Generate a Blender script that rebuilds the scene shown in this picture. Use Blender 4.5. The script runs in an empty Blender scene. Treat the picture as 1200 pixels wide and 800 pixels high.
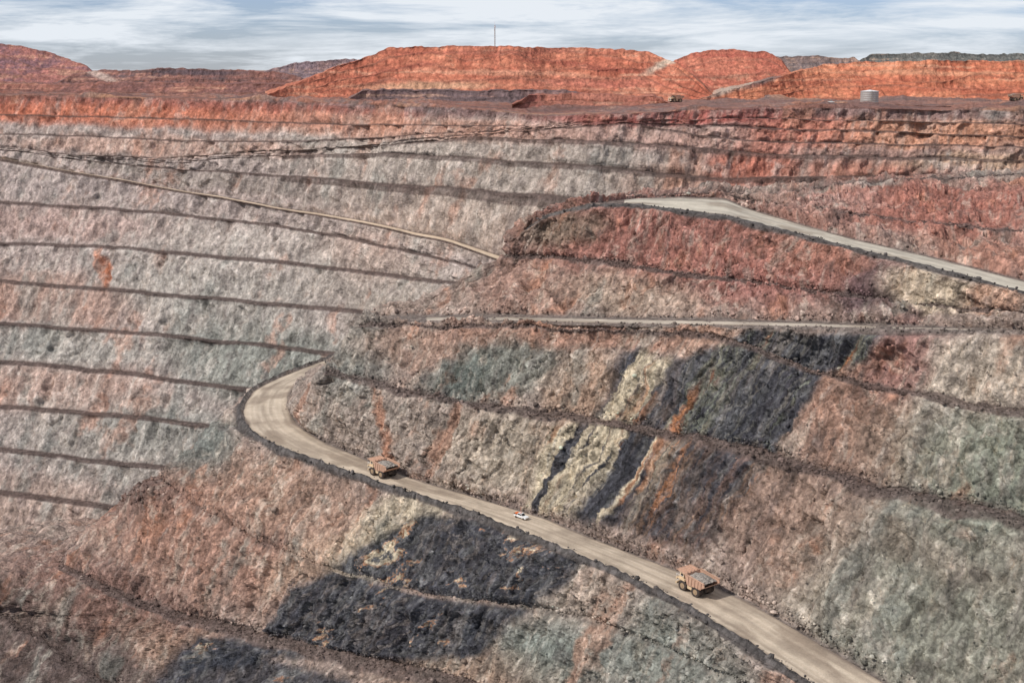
import bpy, math, numpy as np
from mathutils import Vector, Matrix
rng = np.random.default_rng(7)
FPX = 1650.0
PIT = math.atan((400-82)/1650.0)
SP, CP = math.sin(PIT), math.cos(PIT)
CAMZ = 28.0
KALB = 1.02

# ------------------------------------------------------------------ image pixel to world helpers
def ray(u, v):
    a = (np.asarray(u, float)-600)/FPX; b = (np.asarray(v, float)-400)/FPX
    return a, CP-b*SP, SP+b*CP
def PH(u, v, h):           # world point of an image pixel at an assumed drop h below the lookout
    a, c, d = ray(u, v); k = np.asarray(h, float)/d
    return np.stack([k*a, k*c, CAMZ-k*d], -1)
def PY(u, v, Y):           # world point of an image pixel at an assumed distance Y
    a, c, d = ray(u, v); k = np.asarray(Y, float)/c
    return np.stack([k*a, k*c, CAMZ-k*d], -1)
def proj(P):
    x, y, z = P[..., 0], P[..., 1], P[..., 2]-CAMZ
    dep = y*CP-z*SP; up = y*SP+z*CP
    return 600+FPX*x/dep, 400-FPX*up/dep

# ------------------------------------------------------------------ noise
def _h(ix, iy, iz, seed):
    h = (ix*374761393+iy*668265263+iz*1440662683+seed*974711) & 0xFFFFFFFF
    h = ((h ^ (h >> 13))*1274126177) & 0xFFFFFFFF
    h = h ^ (h >> 16)
    return (h & 0xFFFF)/65535.0
def vn(x, y, z, seed=0):
    fx, fy, fz = np.floor(x), np.floor(y), np.floor(z)
    ix, iy, iz = fx.astype(np.int64), fy.astype(np.int64), fz.astype(np.int64)
    tx, ty, tz = x-fx, y-fy, z-fz
    tx = tx*tx*(3-2*tx); ty = ty*ty*(3-2*ty); tz = tz*tz*(3-2*tz)
    def e(dz):
        a = _h(ix, iy, iz+dz, seed); b = _h(ix+1, iy, iz+dz, seed)
        c = _h(ix, iy+1, iz+dz, seed); d = _h(ix+1, iy+1, iz+dz, seed)
        p = a+(b-a)*tx; q = c+(d-c)*tx
        return p+(q-p)*ty
    a = e(0); b = e(1)
    return (a+(b-a)*tz)*2-1
def fbm(x, y, z, o=4, seed=0, gain=.5):
    s = 0; a = 1; n = 0
    for i in range(o):
        s = s+a*vn(x*2.03**i+i*17.3, y*2.03**i+i*5.1, z*2.03**i-i*9.7, seed+i); n += a; a *= gain
    return s/n
def blocks(X, Y, Z, s, seed, wob):
    """jointed-rock cells: piecewise constant, rotated joint sets"""
    a = (.8*X+.35*Y-.45*Z+wob)/s; b = (-.3*X+.9*Y+.3*Z)/(s*1.6); c = (.45*X-.1*Y+.88*Z+.6*wob)/(s*1.15)
    return _h(np.floor(a).astype(np.int64), np.floor(b).astype(np.int64), np.floor(c).astype(np.int64), seed)*2-1
def sst(a, b, x):
    t = np.clip((x-a)/(b-a), 0, 1); return t*t*(3-2*t)
def lin(c): return np.array([(k/255.0)**2.2 for k in c])*KALB
def desat(c, k):
    l = (c*np.array([.3, .55, .15])).sum(-1, keepdims=True); k = np.asarray(k)
    if k.ndim: k = k[..., None]
    return c+(l-c)*k
def gsm(a, sig):
    if sig <= 0: return a
    r = int(sig*3); k = np.exp(-.5*(np.arange(-r, r+1)/sig)**2); k /= k.sum()
    pad = np.concatenate([2*a[:1]-a[r:0:-1], a, 2*a[-1:]-a[-2:-r-2:-1]], 0)
    return np.stack([np.convolve(pad[:, i], k, 'valid') for i in range(a.shape[1])], 1)

# ------------------------------------------------------------------ materials
def newmat(name):
    m = bpy.data.materials.new(name); m.use_nodes = True
    nt = m.node_tree; nt.nodes.clear()
    o = nt.nodes.new('ShaderNodeOutputMaterial'); b = nt.nodes.new('ShaderNodeBsdfPrincipled')
    nt.links.new(b.outputs[0], o.inputs[0])
    b.inputs['Specular IOR Level'].default_value = .12; b.inputs['Roughness'].default_value = .95
    return m, nt, b
def noise_node(nt, vec, scale, detail=6, rough=.6, dist=0):
    n = nt.nodes.new('ShaderNodeTexNoise'); n.inputs['Scale'].default_value = scale
    n.inputs['Detail'].default_value = detail; n.inputs['Roughness'].default_value = rough
    n.inputs['Distortion'].default_value = dist
    nt.links.new(vec, n.inputs['Vector']); return n.outputs['Fac']
def maprange(nt, s, a, b, c, d):
    n = nt.nodes.new('ShaderNodeMapRange')
    for i, v in zip((1, 2, 3, 4), (a, b, c, d)): n.inputs[i].default_value = v
    nt.links.new(s, n.inputs[0]); return n.outputs[0]
def math_node(nt, op, a, b):
    n = nt.nodes.new('ShaderNodeMath'); n.operation = op
    for i, v in enumerate((a, b)):
        if isinstance(v, (int, float)): n.inputs[i].default_value = v
        else: nt.links.new(v, n.inputs[i])
    return n.outputs[0]
def voro(nt, vec, scale):
    n = nt.nodes.new('ShaderNodeTexVoronoi'); n.inputs['Scale'].default_value = scale
    nt.links.new(vec, n.inputs['Vector'])
    s = nt.nodes.new('ShaderNodeSeparateColor'); nt.links.new(n.outputs['Color'], s.inputs[0])
    return s.outputs[0], n.outputs['Distance']
def rock_mat(name, fs=1.0, bump=1.0, contrast=1.0, rust=.4):
    m, nt, b = newmat(name)
    tc = nt.nodes.new('ShaderNodeTexCoord').outputs['Object']
    at = nt.nodes.new('ShaderNodeAttribute'); at.attribute_name = 'Col'
    mp = nt.nodes.new('ShaderNodeMapping'); mp.inputs['Scale'].default_value = (1, 1, .42)
    mp.inputs['Rotation'].default_value = (0, .4, 0)
    nt.links.new(tc, mp.inputs[0])
    n1 = noise_node(nt, tc, .45*fs, 6, .75)
    n2 = noise_node(nt, mp.outputs[0], .8*fs, 4, .75, .4)
    v1, d1 = voro(nt, mp.outputs[0], .5*fs); v2, d2 = voro(nt, tc, 1.15*fs)
    c = contrast
    f1 = maprange(nt, n1, .28, .72, 1-.38*c, 1+.38*c)
    f2 = maprange(nt, n2, .28, .72, 1-.28*c, 1+.28*c)
    f3 = maprange(nt, v1, 0, 1, 1-.20*c, 1+.20*c)
    f4 = maprange(nt, v2, 0, 1, 1-.24*c, 1+.24*c)
    f5 = maprange(nt, d1, .25, .8, 1+.08*c, 1-.34*c)
    f = math_node(nt, 'MULTIPLY', math_node(nt, 'MULTIPLY', math_node(nt, 'MULTIPLY', f1, f5), f2), math_node(nt, 'MULTIPLY', f3, f4))
    mx = nt.nodes.new('ShaderNodeMix'); mx.data_type = 'RGBA'; mx.blend_type = 'MULTIPLY'
    mx.inputs[0].default_value = 1
    cb = nt.nodes.new('ShaderNodeCombineColor')
    for i in range(3): nt.links.new(f, cb.inputs[i])
    nt.links.new(at.outputs['Color'], mx.inputs[6]); nt.links.new(cb.outputs[0], mx.inputs[7])
    n4 = noise_node(nt, mp.outputs[0], .14*fs, 5, .75, 1.0)
    rs = maprange(nt, n4, .55, .68, 0, rust)
    mr = nt.nodes.new('ShaderNodeMix'); mr.data_type = 'RGBA'; mr.blend_type = 'MULTIPLY'
    nt.links.new(rs, mr.inputs[0]); nt.links.new(mx.outputs[2], mr.inputs[6])
    mr.inputs[7].default_value = (1.08, .84, .70, 1)
    nt.links.new(mr.outputs[2], b.inputs['Base Color'])
    hh = math_node(nt, 'ADD', math_node(nt, 'MULTIPLY', n1, 1.6), math_node(nt, 'ADD', math_node(nt, 'MULTIPLY', v1, .5), math_node(nt, 'MULTIPLY', d2, -.45)))
    bp = nt.nodes.new('ShaderNodeBump'); bp.inputs['Strength'].default_value = .9
    bp.inputs['Distance'].default_value = 1.2*bump
    nt.links.new(hh, bp.inputs['Height']); nt.links.new(bp.outputs[0], b.inputs['Normal'])
    return m
MAT_SPUR = rock_mat('pit_rock_near', 1.0, .95, .86)
MAT_FAR = rock_mat('pit_rock_far', .5, 1.5, .72, .25)
MAT_HILL = rock_mat('dump_rock', .3, 2.0, .7, .15)
def road_mat():
    m, nt, b = newmat('haul_road_gravel')
    tc = nt.nodes.new('ShaderNodeTexCoord').outputs['Object']
    at = nt.nodes.new('ShaderNodeAttribute'); at.attribute_name = 'Col'
    n1 = noise_node(nt, tc, .25, 8, .65); n3 = noise_node(nt, tc, 2.5, 3, .6)
    f = math_node(nt, 'MULTIPLY', maprange(nt, n1, .3, .7, .82, 1.14), maprange(nt, n3, .3, .7, .88, 1.12))
    cb = nt.nodes.new('ShaderNodeCombineColor')
    for i in range(3): nt.links.new(f, cb.inputs[i])
    mx = nt.nodes.new('ShaderNodeMix'); mx.data_type = 'RGBA'; mx.blend_type = 'MULTIPLY'; mx.inputs[0].default_value = 1
    nt.links.new(at.outputs['Color'], mx.inputs[6]); nt.links.new(cb.outputs[0], mx.inputs[7])
    nt.links.new(mx.outputs[2], b.inputs['Base Color'])
    bp = nt.nodes.new('ShaderNodeBump'); bp.inputs['Strength'].default_value = .4; bp.inputs['Distance'].default_value = .4
    nt.links.new(n1, bp.inputs['Height']); nt.links.new(bp.outputs[0], b.inputs['Normal'])
    return m
MAT_ROAD = road_mat()

# ------------------------------------------------------------------ mesh from grid
def grid_mesh(name, P, C, mat):
    nr, nc = P.shape[:2]
    me = bpy.data.meshes.new(name)
    nv = nr*nc; me.vertices.add(nv); me.vertices.foreach_set('co', P.reshape(-1).astype(np.float32))
    i = np.arange(nr*nc).reshape(nr, nc)
    q = np.stack([i[:-1, :-1], i[1:, :-1], i[1:, 1:], i[:-1, 1:]], -1).reshape(-1, 4)
    nf = len(q); me.loops.add(nf*4); me.polygons.add(nf)
    me.loops.foreach_set('vertex_index', q.reshape(-1).astype(np.int32))
    me.polygons.foreach_set('loop_start', (np.arange(nf)*4).astype(np.int32))
    me.polygons.foreach_set('loop_total', np.full(nf, 4, np.int32))
    me.update(calc_edges=True)
    at = me.attributes.new('Col', 'FLOAT_COLOR', 'POINT')
    c4 = np.ones((nv, 4), np.float32); c4[:, :3] = np.clip(C.reshape(-1, 3), .004, .85)
    at.data.foreach_set('color', c4.reshape(-1))
    me.materials.append(mat)
    o = bpy.data.objects.new(name, me); bpy.context.scene.collection.objects.link(o)
    return o

def loft(lines):
    """lines top->bottom, dict(P crest, T toe or w, nb, nf, kind). returns rows, meta"""
    rows = []; f = []; kind = []; idx = []
    for k, L in enumerate(lines):
        P = L['P']
        if 'T' in L: T = L['T']
        else:
            w = np.full(len(P), float(L.get('w', 6)))
            d = np.hypot(P[:, 0], P[:, 1])
            if k > 0:
                dp = np.hypot(*(lines[k-1]['P'][:, :2]-P[:, :2]).T)
                w = np.minimum(w, .6*dp)
            T = P.copy(); T[:, :2] *= ((d+w)/d)[:, None]
        if k > 0:
            A = lines[k-1]['P']; nf = lines[k-1]['nf']
            for j in range(1, nf):
                t = j/nf; g = t**1.22 if lines[k-1].get('kind', 1) >= 0 else t
                R = A.copy(); R[:, :2] += (T-A)[:, :2]*g; R[:, 2] += (T-A)[:, 2]*t
                rows.append(R); f.append(t); kind.append(0); idx.append(k-1)
        nb = L.get('nb', 3)
        for j in range(nb+1):
            g = j/nb; rows.append(T+(P-T)*g); f.append(g); kind.append(L.get('kind', 1)); idx.append(k)
        L['Tc'] = T
    return np.array(rows), np.array(f), np.array(kind), np.array(idx)

def normals(P):
    du = np.gradient(P, axis=1); dv = np.gradient(P, axis=0)
    n = np.cross(du, dv); n *= np.sign(n[..., 2:3]+1e-9)
    return n/(np.sqrt((n*n).sum(-1, keepdims=True))+1e-9)

def blobcol(U, V, base, bl):
    num = np.ones(U.shape+(3,))*lin(base); den = np.ones(U.shape)
    for (u, v, ru, rv, an, c, amp) in bl:
        a = math.radians(an); x = U-u; y = V-v
        X = (x*math.cos(a)+y*math.sin(a))/ru; Y = (-x*math.sin(a)+y*math.cos(a))/rv
        w = amp*1.6*np.exp(-(X*X+Y*Y)**1.6)
        num += w[..., None]*lin(c); den += w
    return num/den[..., None]
def polymask(U, V, poly, soft):
    p = np.array(poly, float); ins = np.zeros(U.shape, bool); dm = np.full(U.shape, 1e9)
    for i in range(len(p)):
        x1, y1 = p[i]; x2, y2 = p[(i+1) % len(p)]
        if y1 != y2:
            c = ((y1 > V) != (y2 > V)) & (U < (x2-x1)*(V-y1)/(y2-y1)+x1); ins ^= c
        ex, ey = x2-x1, y2-y1
        t = np.clip(((U-x1)*ex+(V-y1)*ey)/(ex*ex+ey*ey), 0, 1)
        dm = np.minimum(dm, np.hypot(U-x1-t*ex, V-y1-t*ey))
    sd = np.where(ins, dm, -dm)
    return sst(-soft, soft, sd)
def pal(n, stops):
    x = [s[0] for s in stops]; c = np.array([lin(s[1]) for s in stops])
    return np.stack([np.interp(n, x, c[:, i]) for i in range(3)], -1)
def mixc(a, b, m): return a+(b-a)*m[..., None]

# ================================================================== NEAR SPUR
Ss = np.concatenate([np.linspace(-200, 0, 90), np.linspace(0, 1300, 1130)[1:], np.linspace(1300, 1700, 50)[1:]])
def sline(front, back=None, off=(60, 60), sig=5):
    fr = np.array(front, float); u0 = fr[0, 0]
    s = np.where(fr[:, 0] <= 1000, (fr[:, 0]-u0)/(1000-u0)*1000, fr[:, 0])
    e = fr[-1]+(fr[-1]-fr[-2])*np.array([4, 2, 1.0]); e[0] = fr[-1, 0]+400
    fr = np.vstack([fr, e]); s = np.append(s, 1700)
    if back is None:
        p0 = PH(*fr[0]); bk = []
        for sb, q in ((-200, 1.0), (-100, .45)):
            p = p0+np.array([off[0]*q, off[1]*q, 0]); uu, vv = proj(p); bk.append([uu, vv, fr[0, 2]])
        sb = [-200, -100]
    else:
        bk = [b[1:] for b in back]; sb = [b[0] for b in back]
    a = np.vstack([np.array(bk, float), fr]); sa = np.concatenate([sb, s])
    c = np.stack([np.interp(Ss, sa, a[:, i]) for i in range(3)], 1)
    c = gsm(c, sig)
    return PH(c[:, 0], c[:, 1], c[:, 2])
D2 = sline([(602,286.5,64),(640,249,51.6),(690,236,46.1),(750,230,45.7),(800,227,45.2),(850,226,45.1),(880,231,46),(930,226,43.5),(1000,218,40.5),(1050,212,39),(1100,209,38.5),(1200,206,38),(1300,204,38)])
D1 = sline([(602,287,64.2),(640,249.5,51.7),(690,236.6,46.2),(750,230.6,45.8),(800,228,45.4),(850,228,45.5),(880,238,47.5),(930,246,47.5),(1000,255,48.5),(1100,264,49.5),(1200,273,50.5),(1300,282,51.5)])
C3 = sline([(600,289,64.4),(615,269,58),(640,251,52),(690,238,46.5),(750,232,46),(800,230,46),(850,232,46.6),(875,243,49),(930,260,50.6),(1000,280,53.5),(1100,303,57),(1200,329,60),(1300,358,64)])
C2 = sline([(598,292,65),(615,272,58.5),(640,254,52.5),(690,242,47),(740,241,46),(790,248,47.5),(860,258,48.9),(930,275,50.9),(1000,293,53.9),(1100,317.5,56.9),(1200,345,60.4),(1300,372,64)])
C1 = sline([(592,300,67),(640,303,67),(700,308,64.5),(780,320,65.5),(900,338,67),(1000,352,66.5),(1100,362,66.5),(1200,371,65),(1300,384,64.5)])
B2 = sline([(425,380,90),(470,379,88),(530,379,85.5),(600,379,83),(700,382,80),(850,385,75.5),(950,386,73),(1060,390,71),(1200,392,68),(1300,398,67)])
B1b = sline([(420,383,90.6),(560,382,84.8),(700,386,81),(820,392,77.5),(880,405,79),(960,440,85),(1060,462,86),(1200,487,86),(1300,505,86)])
B1 = sline([(378,438,106),(420,448,106),(470,460,106),(560,478,106),(700,496,106),(820,520,106),(900,537,106),(1000,570,106.5),(1100,595,107),(1200,615,107),(1300,638,108)])
RI = sline([(338,470,127),(340,482,127.3),(352,499,128),(380,517,129),(430,538,130),(480,559,131),(560,583,132.5),(640,607,134),(700,632,135.5),(760,655,137),(820,678,138.5),(880,705,140),(940,740,142),(1000,775,144),(1040,800,145.5),(1100,838,148),(1200,900,151),(1300,965,155)],
           [(-200,460,405,126),(-100,380,433,126),(-50,347,452,126.5)])
RO = sline([(275,484,127.3),(280,497,127.6),(295,512,128),(330,530,129),(400,554,130.5),(470,578,131.5),(560,607,133),(640,640,134.5),(720,673,136),(800,713,138.5),(870,756,141),(930,797,143.5),(1000,845,146.5),(1100,915,150),(1200,990,154),(1300,1065,158)],
           [(-200,440,402,126),(-100,352,431,126),(-50,290,457,126.7)])
G0 = sline([(185,562,150),(240,600,153),(300,635,156),(400,672,157),(500,700,157),(600,712,153),(680,722,149),(760,752,149),(870,800,149),(1000,880,151),(1150,985,156),(1300,1100,162)],
           [(-200,420,470,150),(-100,300,495,150),(-50,225,532,150)])
G1 = sline([(70,668,190),(120,694,189),(200,725,187),(300,752,184),(440,786,180),(520,803,176),(620,830,173),(760,880,170),(1000,990,170),(1300,1180,175)],
           [(-200,300,570,190),(-100,140,610,190),(-50,86,645,190)])
G2 = sline([(-150,690,202),(0,724,204),(60,762,208),(110,800,211),(200,850,212),(400,930,208),(700,1040,201),(1000,1200,196),(1300,1400,198)],
           [(-200,100,620,206),(-100,-80,650,204),(-50,-138,674,203)])
G3 = sline([(-350,800,222),(0,860,235),(300,1000,235),(700,1250,235),(1000,1450,230),(1300,1650,230)],
           [(-200,-100,690,240),(-100,-300,740,235),(-50,-335,770,228)])
E1 = D2+np.array([4, 14, .5]); E2 = D2+np.array([15, 110, -110]); 
lines = [dict(P=E2, T=E2+np.array([5, 60, -90]), nb=4, nf=8, kind=1),
         dict(P=E1, w=.5, nb=1, nf=3, kind=1),
         dict(P=D2, w=2, nb=2, nf=26), dict(P=D1, w=5, nb=3, nf=28),
         dict(P=C2, T=C3, nb=14, nf=50, kind=2), dict(P=C1, w=6, nb=3, nf=50),
         dict(P=B2, w=17, nb=9, nf=34, kind=3), dict(P=B1b, w=6, nb=3, nf=96), dict(P=B1, w=7, nb=4, nf=112),
         dict(P=RO, T=RI, nb=18, nf=88, kind=2), dict(P=G0, w=2, nb=2, nf=96),
         dict(P=G1, w=9, nb=5, nf=66), dict(P=G2, w=8, nb=4, nf=36), dict(P=G3, w=14, nb=3, nf=5)]
P, f, kind, idx = loft(lines)
U, V = proj(P)
N = normals(P)
X, Y, Z = P[..., 0], P[..., 1], P[..., 2]
F_ = f[:, None]*np.ones(P.shape[1]); K_ = kind[:, None]*np.ones(P.shape[1]); I_ = idx[:, None]*np.ones(P.shape[1])
face = (K_ == 0)
edge = np.where(face, np.minimum(F_, 1-F_), 0)
m = np.where(face, .28+.72*sst(0, .12, edge), .25)
m = np.where(K_ == 2, 0.0, m); m = np.where(K_ == 3, .06, m)
nearroad = face & (((I_ == 9) & (F_ < .03)) | ((I_ == 8) & (F_ > .97)) | ((I_ == 4) & (F_ < .04)) | ((I_ == 3) & (F_ > .96)))
m = np.where(nearroad, .05, m)
A_ = X+.45*(-Z)
d = 4.2*fbm(X/26, Y/26, Z/20, 3, 3)
gul = fbm(A_/7, Y/14, Z/26, 4, 11); d += 2.3*(1-2.2*np.abs(gul))
r3 = fbm(X/3.6, Y/3.6, Z/2.6, 4, 23, .62); d += 1.1*r3
wob = 2.2*r3+3*fbm(X/12, Y/12, Z/12, 2, 27)
bk1 = blocks(X, Y, Z, 5.2, 401, wob); bk2 = blocks(X, Y, Z, 2.1, 402, .6*wob); bk3 = blocks(X, Y, Z, 1.1, 403, .4*wob)
d += .85*bk1+.5*bk2+.25*bk3
st = fbm(X/14, Y/14, (Z+.25*X)/2.4, 3, 31); d += .8*st
d = d*m
Pd = P+N*d[..., None]
jit = fbm(X/9, Y/9, Z*0, 4, 41)
br = (K_ == 1) | (face & ((F_ < .05) | (F_ > .95)) & ~nearroad)
Pd[..., 2] += np.where(br, jit*.9+.5*r3, 0)
wr = np.where((K_ == 2), 1.5*np.exp(-((F_-.95)/.04)**2)*(1+.35*vn(X/2.2, Y/2.2, Z*0, 5)), 0)
wr += np.where((K_ == 3), .7*np.exp(-((F_-.9)/.1)**2), 0)
wr *= np.where(I_ == 4, .6, 1)
Pd[..., 2] += wr
heap = np.exp(-(((U-150)/48)**2+((V-585)/22)**2)**1.5)
Pd[..., 2] += heap*face*(3.5+3.5*fbm(X/3, Y/3, Z/3, 3, 77))

# ---- colour
wx = 22*fbm(X/17, Y/17, Z/17, 4, 51, .65); wy = 18*fbm(X/17, Y/17, Z/17, 4, 61, .65)
Uw, Vw = U+wx, V+wy
zs = [(800,290,190,50,8,(170,108,92),5),(664,272,48,18,-12,(120,122,102),6),(620,335,60,30,0,(178,136,116),4),(740,340,85,20,5,(192,166,142),4),
 (880,335,80,22,5,(166,110,98),4),(1085,345,50,18,5,(216,192,160),8),(1020,345,34,24,-20,(108,84,86),7),(1170,356,30,12,0,(204,158,128),5),
 (940,290,60,20,15,(190,130,104),4),(1100,245,120,30,5,(182,112,92),6),(1000,240,40,14,0,(200,158,142),4),(1150,300,60,20,12,(184,126,102),4),(1022,217,32,4,-2,(184,176,160),9),
 (600,430,60,30,0,(138,139,126),4),(545,435,35,22,-30,(104,113,105),7),(480,410,60,18,0,(184,148,126),4),(640,393,120,12,0,(184,138,114),5),(760,398,60,10,0,(186,136,110),4),
 (425,425,30,40,30,(132,132,122),4),(455,500,90,35,15,(170,152,136),3),(455,505,6,50,-14,(192,122,82),6),(600,530,80,35,10,(186,168,144),4),
 (690,460,40,40,30,(190,154,126),4),(820,400,45,14,0,(190,146,120),4),(1050,425,45,30,-35,(166,118,106),6),(1150,440,60,34,0,(212,192,168),6),(1000,500,80,50,30,(164,124,102),5),
 (1100,540,90,50,20,(154,148,128),4),(1160,560,70,60,0,(134,141,122),5),(930,610,90,60,35,(162,130,110),4),(1100,720,130,100,20,(144,144,126),4),(980,680,60,50,40,(170,156,136),3),(1060,640,120,20,25,(158,134,114),3),
 (230,620,110,60,20,(172,128,106),5),(225,530,42,30,-20,(114,120,112),6),(330,590,80,40,20,(178,140,116),4),(150,583,50,20,0,(98,76,70),7),
 (455,622,66,26,-30,(212,192,160),6),(130,710,110,40,20,(140,104,90),5),(60,780,120,50,0,(96,80,74),7),(210,760,60,26,20,(182,146,120),4),(25,700,60,16,8,(104,84,76),6),
 (690,690,60,30,30,(196,168,146),5),(760,760,110,50,25,(140,144,132),4),(560,790,90,26,0,(168,138,114),4),(640,770,50,36,0,(128,137,126),4),(350,660,50,20,-30,(194,158,130),4)]
col = blobcol(Uw, Vw, (172,148,132), zs)
s1 = fbm(A_/3.0, Y/9, Z/24, 5, 71, .68); s2 = fbm(X/7, Y/7, Z/7, 5, 81, .7); s3 = fbm(A_/10, Y/20, Z/45, 4, 91, .6)
s4 = fbm(A_/1.6, Y/5, Z/9, 3, 95, .6)
one = np.ones(3)
col = mixc(col, lin((216,197,174))*one, .45*sst(.12, .5, s1))
col = mixc(col, lin((104,92,87))*one, .45*sst(.12, .5, -s1))
col = mixc(col, lin((188,126,92))*one, .5*sst(.24, .5, s3+.4*s2))
col = mixc(col, lin((124,127,117))*one, .5*sst(.18, .45, -s3+.3*s2))
col = mixc(col, lin((210,193,172))*one, .45*sst(.2, .5, s2))
col = mixc(col, lin((88,78,75))*one, .45*sst(.2, .45, -s2))
col = mixc(col, lin((78,68,64))*one, .35*sst(.2, .5, -s4)); col = mixc(col, lin((224,208,188))*one, .25*sst(.25, .5, s4))
# slate and cream bands
wxs = 8*fbm(X/7, Y/7, Z/7, 5, 101, .7); wys = 8*fbm(X/7, Y/7, Z/7, 5, 111, .7)
Us, Vs = U+wxs+.3*wx, V+wys+.3*wy
Ub, Vb = U+.8*wxs+.28*wx, V+.8*wys+.28*wy
q = Ub*.84+Vb*.54; r = -Ub*.54+Vb*.84
nst = fbm(q/19, r/150, r*0+2.5, 5, 121, .64)
slate = (74,75,81); dark = (54,56,62); grey = (118,117,114); rust = (186,124,80); cream = (214,194,160); brn = (108,86,75)
mA = polymask(Us, Vs, [(880,388),(1042,388),(1012,425),(965,442),(935,500),(905,535),(770,505),(800,425)], 7)
cA = pal(nst, [(-.6,grey),(-.34,slate),(-.26,(118,114,106)),(-.2,dark),(-.08,slate),(0,(96,96,96)),(.06,dark),(.13,(122,124,108)),(.17,slate),(.28,(134,132,112)),(.36,brn),(.5,rust)])
mB = polymask(Us, Vs, [(735,408),(800,425),(775,505),(905,535),(860,600),(815,648),(690,612),(612,594),(650,500),(695,488)], 8)
qs = q-(700*.84+500*.54)
seq = np.interp(qs+12*nst*2, [-60,-48,-40,-34,-22,-16,-8,-2,16,20,24,30,34,40,56,64,70,78,84,92,110,150], [.2,.0,.0,1,1,.1,0,1,1,.2,.9,.6,.5,.0,.0,.6,.9,.1,.0,.5,.3,.3])
cB = mixc(lin(slate)*np.ones(P.shape), lin(cream)*one, sst(.2, .8, seq+.6*nst+.3*s4))
cB = mixc(cB, lin(rust)*one, .7*sst(.18, .32, nst)); cB = mixc(cB, lin(dark)*one, .6*sst(.15, .3, -nst)*(seq < .5))
mBr = sst(-50, 0, q-(800*.84+560*.54)); cB = mixc(cB, pal(nst, [(-.5,brn),(-.25,slate),(-.1,(120,94,82)),(0,(88,77,73)),(.1,(146,112,88)),(.2,slate),(.3,rust),(.4,grey)]), mBr*.9)
q2 = Us*.5+Vs*.87; r2 = -Us*.87+Vs*.5
ns2 = fbm(q2/24, r2/75, r2*0+9.5, 6, 131, .66)
mC = polymask(Us, Vs, [(345,690),(430,640),(500,602),(560,607),(600,622),(680,650),(665,685),(610,725),(560,770),(420,775),(330,768),(210,800),(228,745),(300,748)], 7)
cC = pal(ns2, [(-.5,grey),(-.34,slate),(-.26,(112,104,98)),(-.2,dark),(-.05,slate),(.0,(100,99,98)),(.06,dark),(.15,slate),(.19,grey),(.22,rust),(.26,cream),(.36,cream),(.41,slate),(.5,grey)])
fm = face.astype(float)
def spk(c, k=.3): 
    c = mixc(c, lin((146,143,138))*one, k*sst(.12, .5, s4)); c = mixc(c, lin((132,116,104))*one, k*sst(.1, .4, s1))
    return mixc(c, lin((44,44,48))*one, .4*sst(.15, .45, -s2))
for mm, cc in ((mA, spk(cA)), (mB, spk(cB, .45)), (mC, spk(cC))): col = mixc(col, cc, mm*.95*fm)
mD = polymask(Us, Vs, [(185,800),(215,760),(300,765),(420,800),(420,830),(185,830)], 8)
col = mixc(col, spk(pal(ns2, [(-.4,grey),(-.2,dark),(.1,slate),(.3,grey),(.4,rust)])), mD*.9*fm)
col *= (1+.13*bk1+.10*bk2+.08*bk3)[..., None]
deb = lin((104,88,81))*np.ones(P.shape)*(1+.45*r3[..., None])
dm = np.where(K_ == 1, 1.0, 0)+np.where(face, sst(.05, .01, F_+.04*jit)+.6*sst(.94, 1.0, F_+.06*jit+.03*s4), 0)
dm = np.where(np.isin(I_, [0, 1]) | ((I_ == 10) & (K_ == 1)) | ((I_ == 9) & (F_ > .9)) | ((I_ == 10) & (F_ < .1) & face), dm*.3, dm)
col = mixc(col, deb, np.clip(dm, 0, 1)*.85)
rd = lin((130,116,106))*np.ones(P.shape)*(1+.25*r3[..., None])
col = mixc(col, rd, ((K_ == 2) | (K_ == 3)).astype(float)*.9)
gu = lin((98,92,88))*np.ones(P.shape)*(1+.4*r3[..., None])
col = mixc(col, gu, np.where((K_ == 2) & (F_ > .89), .9, 0))
col = mixc(col, gu, np.where(face, .8*np.where(I_ == 9, sst(.07, .01, F_+.05*jit+.03*s4), np.where(I_ == 4, sst(.10, .02, F_+.07*jit), 0)), 0))
col = mixc(col, deb*.9, heap*.6)
col = desat(col, .13)
spur = grid_mesh('pit_spur_terrain', Pd, col, MAT_SPUR)
spurP, spurN, spurCol, spurK, spurF, spurU, spurV, spurI = Pd, N, col, K_, F_, U, V, I_

# ---- roads on the spur
def road(name, OUT, IN, sel, a0, a1, lift, cols, S, n=18, seed=1, fade=None):
    o = OUT[sel]; i = IN[sel]; g = np.linspace(a0, a1, n)
    R = i[None]+(o-i)[None]*g[:, None, None]; R[..., 2] += lift
    G = g[:, None]*np.ones((1, len(o)))
    x, y = R[..., 0], R[..., 1]
    L = np.concatenate([[0], np.cumsum(np.sqrt((np.diff(o, axis=0)**2).sum(1)))])[None]*np.ones((n, 1))
    t = fbm(G*11, L/60, L*0, 5, seed, .65); b = fbm(x/9, y/9, y*0, 4, seed+5)
    on = np.ones(R.shape)
    c = mixc(lin(cols[0])*on, lin(cols[1])*on, sst(-.35, .35, t+.35*b))
    tr = sum(np.exp(-((G-gg-.015*vn(L/40, L*0, L*0, seed+9))/.025)**2) for gg in (.2, .3, .42, .58, .68, .78))
    c = mixc(c, lin(cols[2])*on, .5*np.clip(tr, 0, 1)*sst(-.5, .3, b+t))
    wet = fbm(G*3, L/18, L*0, 4, seed+30)
    c = mixc(c, lin((132,116,100))*on, .6*sst(.15, .4, wet))
    eg = sst(.0, .07, np.minimum(G-a0, a1-G)+.06*b)
    c = mixc(lin((124,110,98))*on, c, eg)
    R[..., 2] += .05*b*eg
    return grid_mesh(name, R, c, MAT_ROAD)
rc = [(158,142,124),(188,170,148),(204,188,166)]
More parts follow.
